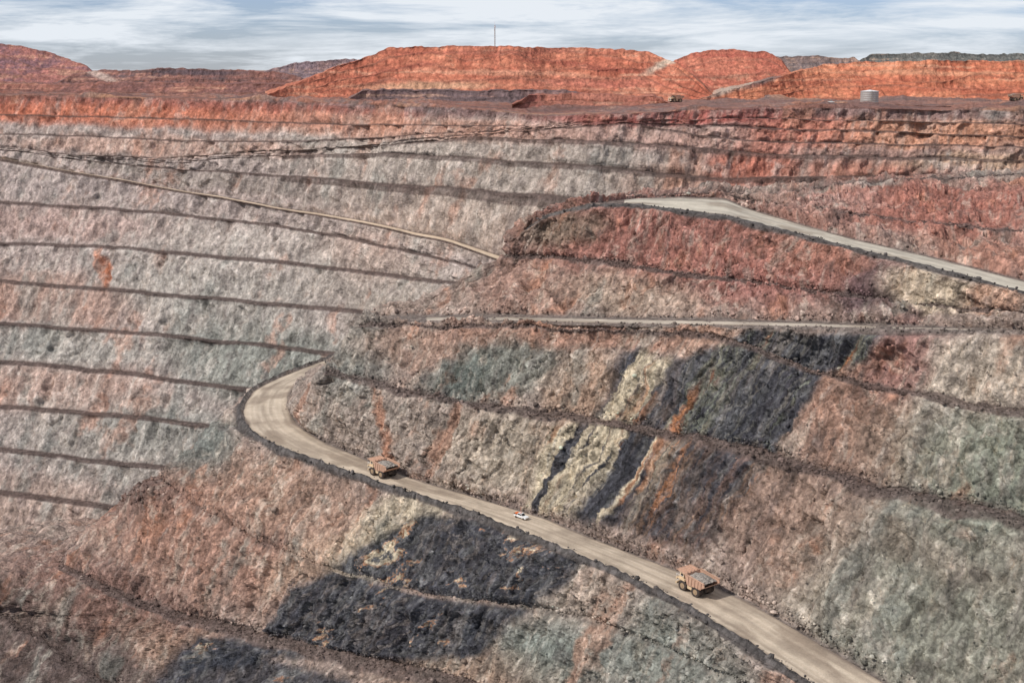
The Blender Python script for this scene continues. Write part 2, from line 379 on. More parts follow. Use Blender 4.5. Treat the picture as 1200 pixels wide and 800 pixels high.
road('haul_road', RO, RI, slice(0, None), .05, .89, .14, rc, Ss, 30, 201)
sel = np.where(Ss >= 330)[0]; sel = slice(sel[0], None)
road('haul_road', C2, C3, sel, .1, .88, .14, [(160,150,135),(186,175,156),(196,185,167)], Ss, 16, 211)
sel = np.where(Ss >= 130)[0]; sel = slice(sel[0], None)
road('haul_road', B2, lines[6]['Tc'], sel, .3, .72, .16, [(152,140,126),(182,168,150),(190,178,160)], Ss, 8, 221)

# ================================================================== FAR WALL + PLAIN
Sf = np.concatenate([np.linspace(-450, -60, 60), np.linspace(-60, 1260, 1090)[1:], np.linspace(1260, 1650, 60)[1:]])
Sprof = np.interp(Sf, [-450,-250,0,200,375,540,700,900,1200,1450], [1540,1490,1410,1350,1284,1164,1090,1085,1065,1050])
def fline(pts, sig=6):
    p = np.array(pts, float); v = np.interp(Sf, p[:, 0], p[:, 1])
    v = v+1.0*vn(Sf/37, Sf*0, Sf*0, 5+int(p[0, 1]))+.4*vn(Sf/11, Sf*0, Sf*0, 6+int(p[0, 1]))
    v = gsm(v[:, None], sig)[:, 0]; a, c, dd = ray(Sf, v); t = dd/c
    h = Sprof*t/(1+t); return PH(Sf, v, h)
FL = [
 ([(-250,108),(0,111),(300,117),(550,127),(640,136),(740,132),(900,126),(1200,130)], 6, 14, 1),
 ([(-250,128),(0,134),(300,143),(550,149),(640,148),(740,141),(900,139),(1200,146)], 8, 14, 1),
 ([(-250,150),(0,158),(200,164),(330,167),(450,161),(560,153.5),(740,142.5),(900,150),(1200,160)], 8, 14, 1),
 ([(-250,160),(0,172),(90,183),(200,186),(330,177),(450,168),(560,158),(640,152),(740,144.5),(820,160),(900,166),(1200,172)], 22, 12, 1),
 ([(-250,161),(0,173),(90,184),(200,188),(330,179),(450,170),(560,160),(600,162),(760,169),(900,181),(1200,188)], 10, 14, 1),
 ([(-250,162),(0,174),(90,185),(190,191),(340,181),(450,180),(550,185),(700,196),(840,211),(900,208),(1200,206)], 10, 16, 1),
 ([(-250,163),(0,175),(90,187),(180,196),(430,214),(620,229),(740,240),(900,248),(1200,250)], 10, 26, 1),
 ([(-250,170),(0,186),(60,197),(150,213),(300,240),(430,263),(530,285),(592,307),(700,337),(1450,430)], 75, 28, 2),
 ([(-250,225),(0,237),(150,246),(320,264),(400,277),(480,295),(530,308),(592,325),(700,354),(1450,460)], 9, 30, 1),
 ([(-250,270),(0,284),(150,291),(340,309),(540,333),(700,376),(1450,500)], 9, 34, 1),
 ([(-250,315),(0,329),(200,346),(420,365),(550,386),(700,415),(1450,540)], 9, 36, 1),
 ([(-250,362),(0,379),(200,394),(375,412),(550,440),(700,465),(1450,590)], 9, 36, 1),
 ([(-250,405),(0,424),(150,438),(280,456),(550,495),(1450,640)], 9, 36, 1),
 ([(-250,460),(0,477),(130,487),(250,500),(550,545),(1450,690)], 9, 36, 1),
 ([(-250,510),(0,528),(130,543),(250,556),(550,595),(1450,740)], 9, 36, 1),
 ([(-250,560),(0,578),(100,592),(550,645),(1450,790)], 9, 34, 1),
 ([(-250,615),(0,632),(60,640),(550,700),(1450,840)], 9, 14, 1),
 ([(-250,636),(0,655),(550,735),(1450,880)], 9, 6, 1)]
fl = []
for pts, w, nf, kd in FL: fl.append(dict(P=fline(pts), w=w, nf=nf, nb=(10 if kd == 2 else 4), kind=kd))
r0 = fl[0]['P']; a0, c0, d0 = ray(Sf, 84)
def plain(Yv, z): k = Yv/c0; return np.stack([k*a0, k*c0+0*Sf, np.full(len(Sf), z)], 1)
pre = [dict(P=plain(3200, 0.), T=plain(60000, 0.), nb=6, nf=6, kind=4)]
p1 = r0*1.0; p1[:, :2] *= 1.14; p1[:, 2] = .5*r0[:, 2]+.5*0
pre.append(dict(P=p1, T=p1*np.array([1.25, 1.25, 0.3]), nb=8, nf=14, kind=4))
fl[0]['w'] = 6
last = fl[-1]['P'].copy(); last2 = last.copy(); last2[:, :2] *= .80; last2[:, 2] -= 2
fl = pre+fl+[dict(P=last2, T=last*np.array([.97, .97, 1]), nb=8, nf=1, kind=1)]
P, f, kind, idx = loft(fl)
U, V = proj(P); N = normals(P); X, Y, Z = P[..., 0], P[..., 1], P[..., 2]
F_ = f[:, None]*np.ones(P.shape[1]); K_ = kind[:, None]*np.ones(P.shape[1]); I_ = idx[:, None]*np.ones(P.shape[1])
face = (K_ == 0) & (I_ >= 2)
edge = np.where(face, np.minimum(F_, 1-F_), 0)
m = np.where(face, .2+.8*sst(0, .15, edge), .1); m = np.where(K_ == 2, 0, m); m = np.where(K_ == 4, .3, m); m = np.where((I_ == 0), 0, m)
RD = 9
m = np.where(face & (((I_ == RD) & (F_ < .06)) | ((I_ == RD-1) & (F_ > .94))), .05, m)
A_ = X+.3*(-Z)
r3 = fbm(X/7, Y/7, Z/5, 4, 223, .6); jit = fbm(X/20, Y/20, Z*0, 4, 241)
gul = fbm(A_/13, Y/30, Z/60, 4, 211)
wob = 5*r3+6*fbm(X/30, Y/30, Z/30, 2, 227)
bk1 = blocks(X, Y, Z, 11, 411, wob); bk2 = blocks(X, Y, Z, 4.5, 412, .6*wob)
d = 5*fbm(X/60, Y/60, Z/45, 3, 203)+4.0*(.4-2*np.abs(gul))+2.0*r3+1.3*bk1+.8*bk2
Pd = P+N*(d*m)[..., None]
Pd[..., 2] += np.where((K_ == 1) & (I_ >= 2), jit*.7+.3*r3, 0)
Pd[..., 2] += np.where(K_ == 2, .6*np.exp(-((F_-.97)/.04)**2), 0)
lump = np.clip(fbm(X/40, Y/25, Z*0, 4, 229), 0, 1)
Pd[..., 2] += np.where((I_ == 1) | ((I_ == 2) & (K_ == 1)), 9*lump*np.sin(np.pi*np.clip(F_, 0, 1)), 0)
wx = 28*fbm(X/50, Y/50, Z/40, 4, 251, .65); wy = 13*fbm(X/50, Y/50, Z/40, 4, 261, .65)
Uw, Vw = U+wx, V+wy*np.clip((V-80)/120, .25, 1)
zf = [(130,134,280,11,2,(200,112,78),6),(-50,120,160,10,0,(160,88,70),4),(420,148,200,11,2,(198,144,118),5),(60,108,260,9,0,(146,96,82),5),(300,126,180,6,2,(162,88,70),4),
 (450,118,180,10,3,(124,98,94),7),(640,128,90,9,2,(136,92,83),5),(800,137,130,9,0,(174,88,75),6),(1000,133,200,7,0,(132,100,93),4),(1090,157,150,14,0,(214,148,112),6),
 (950,154,60,14,0,(200,116,96),5),(880,188,60,24,-35,(196,112,86),6),(1000,207,130,18,0,(186,122,98),5),(1000,180,160,8,0,(168,128,112),4),(1130,190,80,9,0,(208,168,134),5),(760,162,160,12,3,(196,154,136),4),
 (600,205,210,40,5,(176,160,144),3),(790,218,60,20,0,(184,140,116),4),(560,262,150,30,10,(180,157,138),3),(300,217,160,9,8,(152,137,125),3),
 (80,212,150,14,5,(174,155,145),3),(330,300,160,26,6,(184,169,155),3),(118,315,6,20,0,(194,112,70),9),(50,350,90,24,5,(188,150,130),5),(60,262,100,16,4,(184,152,138),4),(250,345,110,36,5,(178,168,154),3),
 (320,425,100,40,10,(141,142,130),5),(70,405,110,20,5,(170,162,149),3),(70,455,100,24,5,(184,152,134),5),(150,520,110,40,8,(164,154,141),3),(40,600,90,36,5,(178,150,132),4),(440,330,90,30,8,(170,155,140),3),(480,370,60,24,0,(154,142,127),4),
 (30,655,140,10,3,(98,82,76),8),(200,172,140,8,2,(192,154,134),5),(180,500,70,30,0,(138,137,127),4),(430,305,60,24,8,(186,152,132),4)]
col = blobcol(Uw, Vw, (178,158,146), zf)  # base tone lighter than the near rock, distance haze put into the colour
s1 = fbm(A_/6, Y/22, Z/34, 5, 271, .66); s2 = fbm(X/16, Y/16, Z/14, 5, 281, .68); s3 = fbm(A_/22, Y/50, Z/60, 4, 291, .6)
red = np.clip(np.exp(-(V-100)/55), 0, 1)
col = mixc(col, lin((218,200,182))*one, .42*sst(.12, .48, s1)*(1-.6*red))
col = mixc(col, lin((118,104,99))*one, .5*sst(.12, .48, -s1))
col = mixc(col, lin((190,134,106))*one, .5*sst(.22, .5, s3+.5*s2))
col = mixc(col, lin((142,142,132))*one, .5*sst(.16, .45, -s3+.3*s2)*(1-red))
col = mixc(col, lin((212,198,182))*one, .4*sst(.18, .45, s2)*(1-.7*red))
col = mixc(col, lin((100,87,83))*one, .4*sst(.2, .45, -s2))
col *= (1+.12*bk1+.12*bk2)[..., None]
deb = lin((90,73,67))*np.ones(P.shape)*(1+.35*r3[..., None])
dm = np.where((K_ == 1) & (I_ >= 2), 1.0, 0)+np.where(face, sst(.075, .03, F_+.04*jit)+.5*sst(.94, 1.0, F_+.05*jit), 0)
dm = np.where(face & (I_ < 9) & (I_ > 3) & (F_ < .16) & (U > 330), np.maximum(dm, .8), dm)
col = mixc(col, deb, np.clip(dm, 0, 1)*.88)
col = mixc(col, lin((112,92,80))*one, (K_ == 2)*.9)
col = mixc(col, lin((96,78,70))*one, np.where(face & (I_ == RD) & (F_ < .09), .85, 0))
pl = (I_ < 2) | ((I_ == 2) & (K_ == 1))
npl = fbm(X/90, Y/50, Z*0, 5, 301, .65)
plc = pal(npl, [(-.4,(112,88,82)),(-.1,(142,98,84)),(.05,(168,112,90)),(.18,(132,110,103)),(.35,(184,132,102))])
col = mixc(col, plc, pl*.85)
col = desat(col, .14*(1-.6*red))
far = grid_mesh('ground', Pd, col, MAT_FAR)
L = fl[RD]
o_, i_ = L['P'], L['Tc']
sel = np.where(Sf <= 640)[0]
road('haul_road', o_, i_, slice(0, sel[-1]), .14, .94, .3, [(186,164,140),(212,188,160),(216,194,168)], Sf, 12, 231)
L3 = fl[5]; sel = np.where((Sf > 90) & (Sf < 730))[0]
road('haul_road', L3['P']+np.array([0, 0, .9]), L3['Tc']+np.array([0, 0, .9]), slice(sel[0], sel[-1]), .2, .8, .5, [(110,94,88),(126,108,99),(130,112,103)], Sf, 6, 236)

# ================================================================== WASTE DUMPS BEYOND THE RIM
def mound(name, prof, Yb, c1, c2, zb=-5, nter=3, run=1.9, depth=220, seed=0, terr=8, dk=(128,88,74), spots=()):
    p = np.array(prof, float); n = int((p[-1, 0]-p[0, 0])*1.2)+2
    u = np.linspace(p[0, 0], p[-1, 0], n); v = np.interp(u, p[:, 0], p[:, 1])
    v = gsm((v+1.1*vn(u/17, u*0, u*0, seed)+.8*vn(u/5, u*0, u*0, seed+1)+.4*vn(u/2, u*0, u*0, seed+2))[:, None], 1.2)[:, 0]
    ztop = PY(u, v, Yb+60)[:, 2]; ztop = np.maximum(ztop, zb+.5); H = ztop-zb
    Yt = Yb+H*run+5+25*vn(u/60, u*0, u*0, seed+3); a, c, dd = ray(u, 80)
    def at(Yv, z): k = Yv/c; return np.stack([k*a, k*c, z+0*u], 1)
    ztop = CAMZ+(ztop-CAMZ)*(Yt/(Yb+60)); H = ztop-zb
    ls = [dict(P=at(Yt+depth, ztop), T=at(Yt+depth+120, zb+0*u), nb=5, nf=5, kind=1)]
    for k in range(nter):
        wob = .10*vn(u/50, u*0+k, u*0, seed+5) if k else 0
        fr = np.clip(1-k/nter+wob, .02, 1)
        ls.append(dict(P=at(Yb+(Yt-Yb)*fr, zb+H*fr), w=(terr if k else 3), nb=3, nf=12, kind=1))
    ls.append(dict(P=at(Yb-6+0*u, zb-2+0*u), w=2, nb=1, nf=1, kind=1))
    P, f, kind, idx = loft(ls); N = normals(P); X, Y, Z = P[..., 0], P[..., 1], P[..., 2]
    hm = np.clip((Z-zb)/6, 0, 1)
    g = fbm(X/9, Y/30, Z/40, 4, seed+11); b = fbm(X/45, Y/45, Z/30, 4, seed+21, .6)
    fc = (kind == 0)[:, None]
    Pd = P+N*((1.6*(.4-2*np.abs(g))+2.5*b)*hm*np.where(fc, 1, .4))[..., None]
    stv = fbm(X/90, Y/90, Z/2.6, 4, seed+31, .65)
    col = mixc(lin(c1)*np.ones(P.shape), lin(c2)*np.ones(P.shape), sst(-.35, .35, .7*b+.5*g+.7*stv))
    col = mixc(col, lin((218,172,138))*one, .4*sst(.2, .5, stv+.4*g))
    k_ = ((kind == 1) & (idx > 1))[:, None]*.3+np.where(fc, sst(.2, .03, f[:, None]+.15*b), 0)*.65
    col = mixc(col, lin(dk)*one, np.clip(k_, 0, 1)*np.ones(P.shape[:2]))
    if spots:
        U, V = proj(P); U = U+6*b; V = V+3*b
        for (su, sv_, ru, rv, an, sc_, am) in spots:
            aa = math.radians(an); x_ = U-su; y_ = V-sv_
            xx = (x_*math.cos(aa)+y_*math.sin(aa))/ru; yy = (-x_*math.sin(aa)+y_*math.cos(aa))/rv
            col = mixc(col, lin(sc_)*one, am*np.exp(-(xx*xx+yy*yy)**1.8))
    col = desat(col, .1)
    return grid_mesh(name, Pd, col, MAT_HILL)
mound('hill', [(-500,58),(-200,50),(0,52),(20,54),(60,61),(100,77),(118,94)], 2000, (134,98,100), (172,110,96), seed=400, nter=3)
mound('hill', [(290,96),(310,84),(340,76),(380,71),(420,70),(470,74),(520,96)], 2300, (132,112,114), (154,122,116), seed=420, nter=2, dk=(110,92,92))
mound('hill', [(60,100),(85,89),(120,82),(170,83),(200,80),(280,83),(320,84),(350,90),(380,100)], 1750, (104,86,85), (154,104,90), seed=440, nter=3, spots=[(118,89,22,4,22,(204,176,158),.8),(240,86,60,4,3,(96,80,82),.8)])
mound('hill', [(310,112),(345,99),(372,88),(400,76),(440,63),(455,57),(520,54),(640,55),(720,57),(755,60),(790,72),(815,92),(840,114)], 1330, (182,102,76), (204,124,92), seed=460, nter=5, terr=16, run=2.6,
      spots=[(500,101,80,5,0,(214,166,128),.75),(600,62,160,3,0,(156,90,74),.6),(470,80,60,3,-8,(164,86,68),.6),(690,78,90,3,5,(158,82,66),.6),(785,73,34,4,-22,(208,188,162),.85),(700,98,80,6,0,(192,112,92),.6),(600,86,120,3,2,(218,154,120),.6)])
mound('hill', [(760,100),(790,70),(808,62),(850,58),(895,60),(912,68),(925,84),(945,104)], 1650, (184,102,80), (200,120,92), seed=480, nter=4, run=2.3, spots=[(860,66,50,3,0,(168,86,70),.6)])
mound('hill', [(985,90),(1005,72),(1020,63),(1100,62),(1200,63),(1500,61),(1700,64)], 2700, (104,104,98), (126,120,110), seed=500, nter=2, dk=(90,88,84))
mound('hill', [(870,112),(890,84),(908,67),(960,66),(1000,68),(1025,82),(1050,104)], 1900, (120,106,103), (146,120,108), seed=520, nter=3, dk=(102,88,83))
mound('hill', [(790,122),(850,108),(880,99),(920,88),(960,78),(1000,73),(1100,71),(1200,72),(1500,70),(1700,72)], 1330, (194,108,76), (212,132,94), seed=540, nter=5, terr=18, run=2.8,
      spots=[(862,101,40,6,-18,(192,178,158),.85),(900,92,30,5,-25,(116,104,99),.8),(1080,86,120,3,0,(222,160,120),.6),(1000,96,140,3,-2,(166,88,66),.6),(1150,104,80,4,0,(174,96,72),.6)])
mound('hill', [(-300,108),(-150,98),(0,97),(90,99),(200,97),(330,99),(380,103),(420,112)], 1560, (134,94,86), (164,106,87), seed=560, nter=2, zb=-3)
mound('hill', [(400,120),(425,107),(470,105),(520,107),(600,105),(680,108),(700,118)], 1300, (114,94,92), (140,106,98), seed=580, nter=2, zb=-3, depth=40, dk=(98,82,80))
mound('hill', [(600,124),(620,112),(700,110),(770,114),(790,124)], 1200, (156,96,82), (180,114,92), seed=600, nter=2, zb=-4, depth=40)
mound('hill', [(905,130),(930,121),(990,119),(1100,124),(1200,121),(1400,122),(1500,130)], 1120, (134,102,92), (172,118,94), seed=620, nter=1, zb=-3, depth=30)

# ================================================================== LOOSE ROCKS
def rocks(name, pts, size, cols, mat):
    t = (1+5**.5)/2
    v = np.array([(-1,t,0),(1,t,0),(-1,-t,0),(1,-t,0),(0,-1,t),(0,1,t),(0,-1,-t),(0,1,-t),(t,0,-1),(t,0,1),(-t,0,-1),(-t,0,1)], float)/1.9
    fc = np.array([(0,11,5),(0,5,1),(0,1,7),(0,7,10),(0,10,11),(1,5,9),(5,11,4),(11,10,2),(10,7,6),(7,1,8),(3,9,4),(3,4,2),(3,2,6),(3,6,8),(3,8,9),(4,9,5),(2,4,11),(6,2,10),(8,6,7),(9,8,1)])
    n = len(pts); ang = rng.uniform(0, 6.28, n); sc = size[:, None]*rng.uniform(.55, 1.25, (n, 3))*np.array([1, 1, .8])
    W = v[None]*sc[:, None, :]*rng.uniform(.75, 1.25, (n, 12, 1))
    c, s = np.cos(ang)[:, None], np.sin(ang)[:, None]
    W = np.stack([W[..., 0]*c-W[..., 1]*s, W[..., 0]*s+W[..., 1]*c, W[..., 2]], -1)+pts[:, None, :]
    FF = (fc[None]+12*np.arange(n)[:, None, None]).reshape(-1, 3)
    me = bpy.data.meshes.new(name); me.vertices.add(n*12); me.vertices.foreach_set('co', W.reshape(-1).astype(np.float32))
    nf = len(FF); me.loops.add(nf*3); me.polygons.add(nf)
    me.loops.foreach_set('vertex_index', FF.reshape(-1).astype(np.int32))
    me.polygons.foreach_set('loop_start', (np.arange(nf)*3).astype(np.int32)); me.polygons.foreach_set('loop_total', np.full(nf, 3, np.int32))
    me.update(calc_edges=True)
    at = me.attributes.new('Col', 'FLOAT_COLOR', 'POINT'); c4 = np.ones((n*12, 4), np.float32); c4[:, :3] = np.clip(np.repeat(cols, 12, 0), .01, .8)
    at.data.foreach_set('color', c4.reshape(-1)); me.materials.append(mat)
    o = bpy.data.objects.new(name, me); bpy.context.scene.collection.objects.link(o)
NR = 22000
wt = np.where(spurK == 1, 1.0, 0)+np.where((spurK == 0) & (spurF > .9), .5, 0)+np.where((spurK == 0), .03, 0)+np.where((spurK == 2) & (spurF > .9), .4, 0)+np.where((spurK == 3) & (spurF > .8), .5, 0)
wt = wt*(spurI >= 2)*(spurU > -40)*(spurU < 1260)*(spurV < 840)
hp = np.exp(-(((spurU-150)/45)**2+((spurV-583)/18)**2)**1.5); wt = wt+hp*1.2
wf = wt.reshape(-1); pk = rng.choice(len(wf), NR, p=wf/wf.sum())
pp = spurP.reshape(-1, 3)[pk]; sz = .2*(1-rng.uniform(0, .985, NR))**-.42; sz = np.clip(sz, .18, 1.1)*(1+1.2*hp.reshape(-1)[pk])
pp = pp+rng.normal(0, .5, pp.shape)*np.array([1, 1, 0]); pp[:, 2] += .1
cc = spurCol.reshape(-1, 3)[pk]*rng.uniform(.6, 1.6, (NR, 1))
rocks('rock_debris', pp, sz, cc, MAT_SPUR)

# ================================================================== VEHICLES
def paint(name, c, rough=.6, dust=.5, metal=0):
    m, nt, b = newmat(name); b.inputs['Roughness'].default_value = rough; b.inputs['Specular IOR Level'].default_value = .35
    tc = nt.nodes.new('ShaderNodeTexCoord').outputs['Object']
    n = noise_node(nt, tc, 1.1, 6, .65)
    mx = nt.nodes.new('ShaderNodeMix'); mx.data_type = 'RGBA'
    nt.links.new(maprange(nt, n, .35, .68, 0, dust), mx.inputs[0])
    l = [(k/255)**2.2 for k in c]; mx.inputs[6].default_value = (*l, 1); mx.inputs[7].default_value = (.25, .17, .12, 1)
    nt.links.new(mx.outputs[2], b.inputs['Base Color']); b.inputs['Metallic'].default_value = metal
    return m
M_TAN = paint('dusty_tan_paint', (216,188,150), .6, .45); M_BED = paint('worn_bed_steel', (194,152,126), .7, .6)
M_RUB = paint('tyre_rubber', (42,40,40), .9, .35); M_HUB = paint('wheel_hub', (160,136,106), .6, .6); M_DK = paint('dark_steel', (52,48,46), .7, .4)
M_GL = paint('window_glass', (28,34,40), .12, .12); M_WH = paint('white_paint', (226,224,218), .4, .15); M_GAL = paint('galvanised_steel', (168,164,158), .5, .35, .3)
M_OR = paint('orange_paint', (214,96,30), .5, .2)
m_, nt_, b_ = newmat('ore_load'); 
tc_ = nt_.nodes.new('ShaderNodeTexCoord').outputs['Object']; n_ = noise_node(nt_, tc_, 1.6, 6, .7)
rp = nt_.nodes.new('ShaderNodeValToRGB'); rp.color_ramp.elements[0].color = (.10, .09, .08, 1); rp.color_ramp.elements[1].color = (.42, .36, .30, 1)
rp.color_ramp.elements[0].position = .35; rp.color_ramp.elements[1].position = .65
nt_.links.new(n_, rp.inputs[0]); nt_.links.new(rp.outputs[0], b_.inputs['Base Color']); M_ORE = m_

def box(x0, x1, y0, y1, z0, z1):
    v = [(x, y, z) for x in (x0, x1) for y in (y0, y1) for z in (z0, z1)]
    return v, [(0,1,3,2),(4,6,7,5),(0,4,5,1),(2,3,7,6),(0,2,6,4),(1,5,7,3)]
def prism(prof, y0, y1, y0t=None, y1t=None):
    n = len(prof); v = [(x, y0, z) for x, z in prof]+[(x, y1, z) for x, z in prof]
    return v, [tuple(range(n))[::-1], tuple(range(n, 2*n))]+[(i, (i+1) % n, n+(i+1) % n, n+i) for i in range(n)]
def wheel(x, y, z, r, w, n=20, ri=None):
    pr = [(-w/2, r*.55), (-w/2, r*.88), (-w*.38, r), (w*.38, r), (w/2, r*.88), (w/2, r*.55), (w*.3, r*.5), (-w*.3, r*.5)]
    v = []; fs = []; k = len(pr)
    for i in range(n):
        a = 2*math.pi*i/n
        for j, (yy, rr) in enumerate(pr):
            rr2 = rr*(1.0 if (i % 2 or j not in (2, 3)) else .965); v.append((x+rr2*math.cos(a), y+yy, z+rr2*math.sin(a)))
    for i in range(n):
        for j in range(k): fs.append((i*k+j, i*k+(j+1) % k, ((i+1) % n)*k+(j+1) % k, ((i+1) % n)*k+j))
    return v, fs
def disc(x, y, z, r, w, n=16):
    v = []; 
    for yy in (-w/2, w/2):
        for i in range(n):
            a = 2*math.pi*i/n; v.append((x+r*math.cos(a), y+yy, z+r*math.sin(a)))
    return v, [tuple(range(n)), tuple(range(n, 2*n))[::-1]]+[(i, (i+1) % n, n+(i+1) % n, n+i) for i in range(n)]
def beam(p, q, w):
    p, q = Vector(p), Vector(q); dd = (q-p).normalized(); s = dd.cross(Vector((0, 0, 1)))
    if s.length < .01: s = Vector((1, 0, 0))
    s.normalize(); t = dd.cross(s); v = []
    for c in (p, q):
        for a, b in ((-1,-1),(1,-1),(1,1),(-1,1)): v.append(tuple(c+s*a*w/2+t*b*w/2))
    return v, [(0,1,2,3),(7,6,5,4),(0,4,5,1),(1,5,6,2),(2,6,7,3),(3,7,4,0)]
def join(name, prims, mat):
    V_, F2 = [], []
    for v, fs in prims:
        o = len(V_); V_ += list(v); F2 += [tuple(i+o for i in ff) for ff in fs]
    me = bpy.data.meshes.new(name); me.from_pydata(V_, [], F2); me.materials.append(mat)
    import bmesh
    bm = bmesh.new(); bm.from_mesh(me); bmesh.ops.recalc_face_normals(bm, faces=bm.faces); bm.to_mesh(me); bm.free()
    return me
def assembly(name, parts, M):
    e = bpy.data.objects.new(name, None); bpy.context.scene.collection.objects.link(e); e.matrix_world = M
    for pn, me in parts.items():
        o = bpy.data.objects.new(pn, me); bpy.context.scene.collection.objects.link(o); o.parent = e
    return e
def haul_truck():
    p = {}
    p['chassis'] = join('chassis', [box(-4.6, 6.0, -1.0, 1.0, 1.7, 2.7), box(-3.2, -1.8, -2.3, 2.3, 1.3, 2.2), box(2.9, 3.9, -2.5, 2.5, 1.5, 2.1), box(-4.2,-3.6,-.7,.7,2.7,3.6)], M_DK)
    prof = [(-6.3, 4.75), (-4.2, 3.35), (1.2, 3.05), (2.5, 5.9), (2.5, 6.5), (-6.0, 5.9)]
    sides = []
    for s in (-1, 1):
        sides.append(prism(prof, s*3.75, s*3.55))
        for xx in (-4.8, -3.4, -2.0, -.6, .8):
            sides.append(box(xx-.14, xx+.14, min(s*3.75, s*3.98), max(s*3.75, s*3.98), 3.5, 6.0))
        sides.append(prism([(-6.05,5.8),(2.5,6.4),(2.5,6.65),(-6.05,6.08)], s*3.55, s*4.02))
    p['dump_body'] = join('dump_body', sides+[prism([(-6.3,4.6),(-4.2,3.2),(1.25,2.9),(1.2,3.12),(-4.2,3.42),(-6.25,4.82)], -3.55, 3.55),
        prism([(1.2,2.95),(1.45,2.95),(2.72,5.9),(2.5,6.0)], -3.55, 3.55)], M_BED)
    p['canopy'] = join('canopy', [prism([(2.5,5.95),(6.5,6.45),(6.5,6.65),(2.5,6.3)], -3.5, 3.5), box(6.35,6.55,-3.5,3.5,6.2,6.7)]+[box(2.6,6.4,y-.1,y+.1,6.2,6.75) for y in (-2.4,-.8,.8,2.4)], M_BED)
    n = 22; xs = np.linspace(-5.3, 2.45, n); ys = np.linspace(-3.53, 3.53, n); GX, GY = np.meshgrid(xs, ys, indexing='ij')
    hz = 5.1+1.5*np.clip(1-((GX+1.3)/4.4)**2, 0, 1)*np.clip(1-(GY/3.9)**2, 0, 1)+.5*fbm(GX*1.1, GY*1.1, GX*0, 3, 8)
    vv = [(float(a), float(b), float(c)) for a, b, c in zip(GX.ravel(), GY.ravel(), hz.ravel())]
    p['ore_load'] = join('ore_load', [(vv, [(i*n+j, i*n+j+1, (i+1)*n+j+1, (i+1)*n+j) for i in range(n-1) for j in range(n-1)])], M_ORE)
    tw = []; hb = []
    for x, y in ((3.4, 3.05), (3.4, -3.05), (-2.5, 3.2), (-2.5, -3.2), (-2.5, 1.95), (-2.5, -1.95)):
        tw.append(wheel(x, y, 1.8, 1.8, 1.15, 28)); hb.append(disc(x, y, 1.8, .95, 1.0)); hb.append(disc(x, y, 1.8, .4, 1.2))
    p['tyres'] = join('tyres', tw, M_RUB); p['wheel_hubs'] = join('wheel_hubs', hb, M_HUB)
    p['deck'] = join('deck', [box(2.7, 6.4, -3.6, 3.6, 3.85, 4.05), box(5.9, 6.5, -3.6, 3.6, 3.3, 3.84), box(2.4,5.0,-3.7,-2.5,3.65,3.84), box(2.4,5.0,2.5,3.7,3.65,3.84), box(6.1,6.7,-3.3,3.3,1.5,2.2)], M_TAN)
    p['cab'] = join('cab', [prism([(3.5,4.06),(5.5,4.06),(5.35,5.85),(3.5,5.85)], .9, 3.0), box(3.4,5.6,.8,3.1,5.86,5.98), box(3.4,5.2,-2.9,-.9,4.06,5.1)], M_TAN)
    p['cab_windows'] = join('cab_windows', [box(3.8,4.9,3.005,3.03,4.8,5.6), prism([(5.48,4.8),(5.5,4.8),(5.43,5.65),(5.39,5.65)], 1.05, 2.85), box(3.8,5.1,.87,.895,4.8,5.6)], M_GL)
    p['radiator_grille'] = join('radiator_grille', [box(6.05, 6.42, -1.4, 1.4, 2.2, 3.29)]+[box(6.42, 6.5, -1.3, 1.3, 2.3+.2*i, 2.36+.2*i) for i in range(5)], M_DK)
    rl = []
    for y in (-3.5, -1.2, 1.2, 3.5): rl.append(beam((6.35, y, 4.05), (6.35, y, 5.1), .07))
    rl += [beam((6.35, -3.5, 5.1), (6.35, 3.5, 5.1), .07), beam((6.35, -3.5, 4.6), (6.35, 3.5, 4.6), .06)]
    for s in (-1, 1): rl += [beam((6.35, s*3.5, 5.1), (3., s*3.5, 5.1), .07), beam((6.7, s*2.4, 1.6), (6.55, s*1.4, 4.0), .1), beam((6.7, s*2.9, 1.6), (6.55, s*1.9, 4.0), .1)]
    p['handrails_and_ladders'] = join('handrails_and_ladders', rl, M_WH)
    p['fuel_tank'] = join('fuel_tank', [box(-.4, 1.6, 1.3, 3.1, 1.5, 2.9), box(-.2, 1.5, -3.1, -1.3, 1.5, 2.8)], M_TAN)
    p['headlights'] = join('headlights', [box(6.7, 6.78, y-.3, y+.3, 1.7, 2.05) for y in (-2.6, -1.8, 1.8, 2.6)], M_WH)
    p['hoist_cylinders'] = join('hoist_cylinders', [beam((-.4, s*1.2, 2.2), (.6, s*1.2, 4.0), .4) for s in (-1, 1)], M_GAL)
    return p
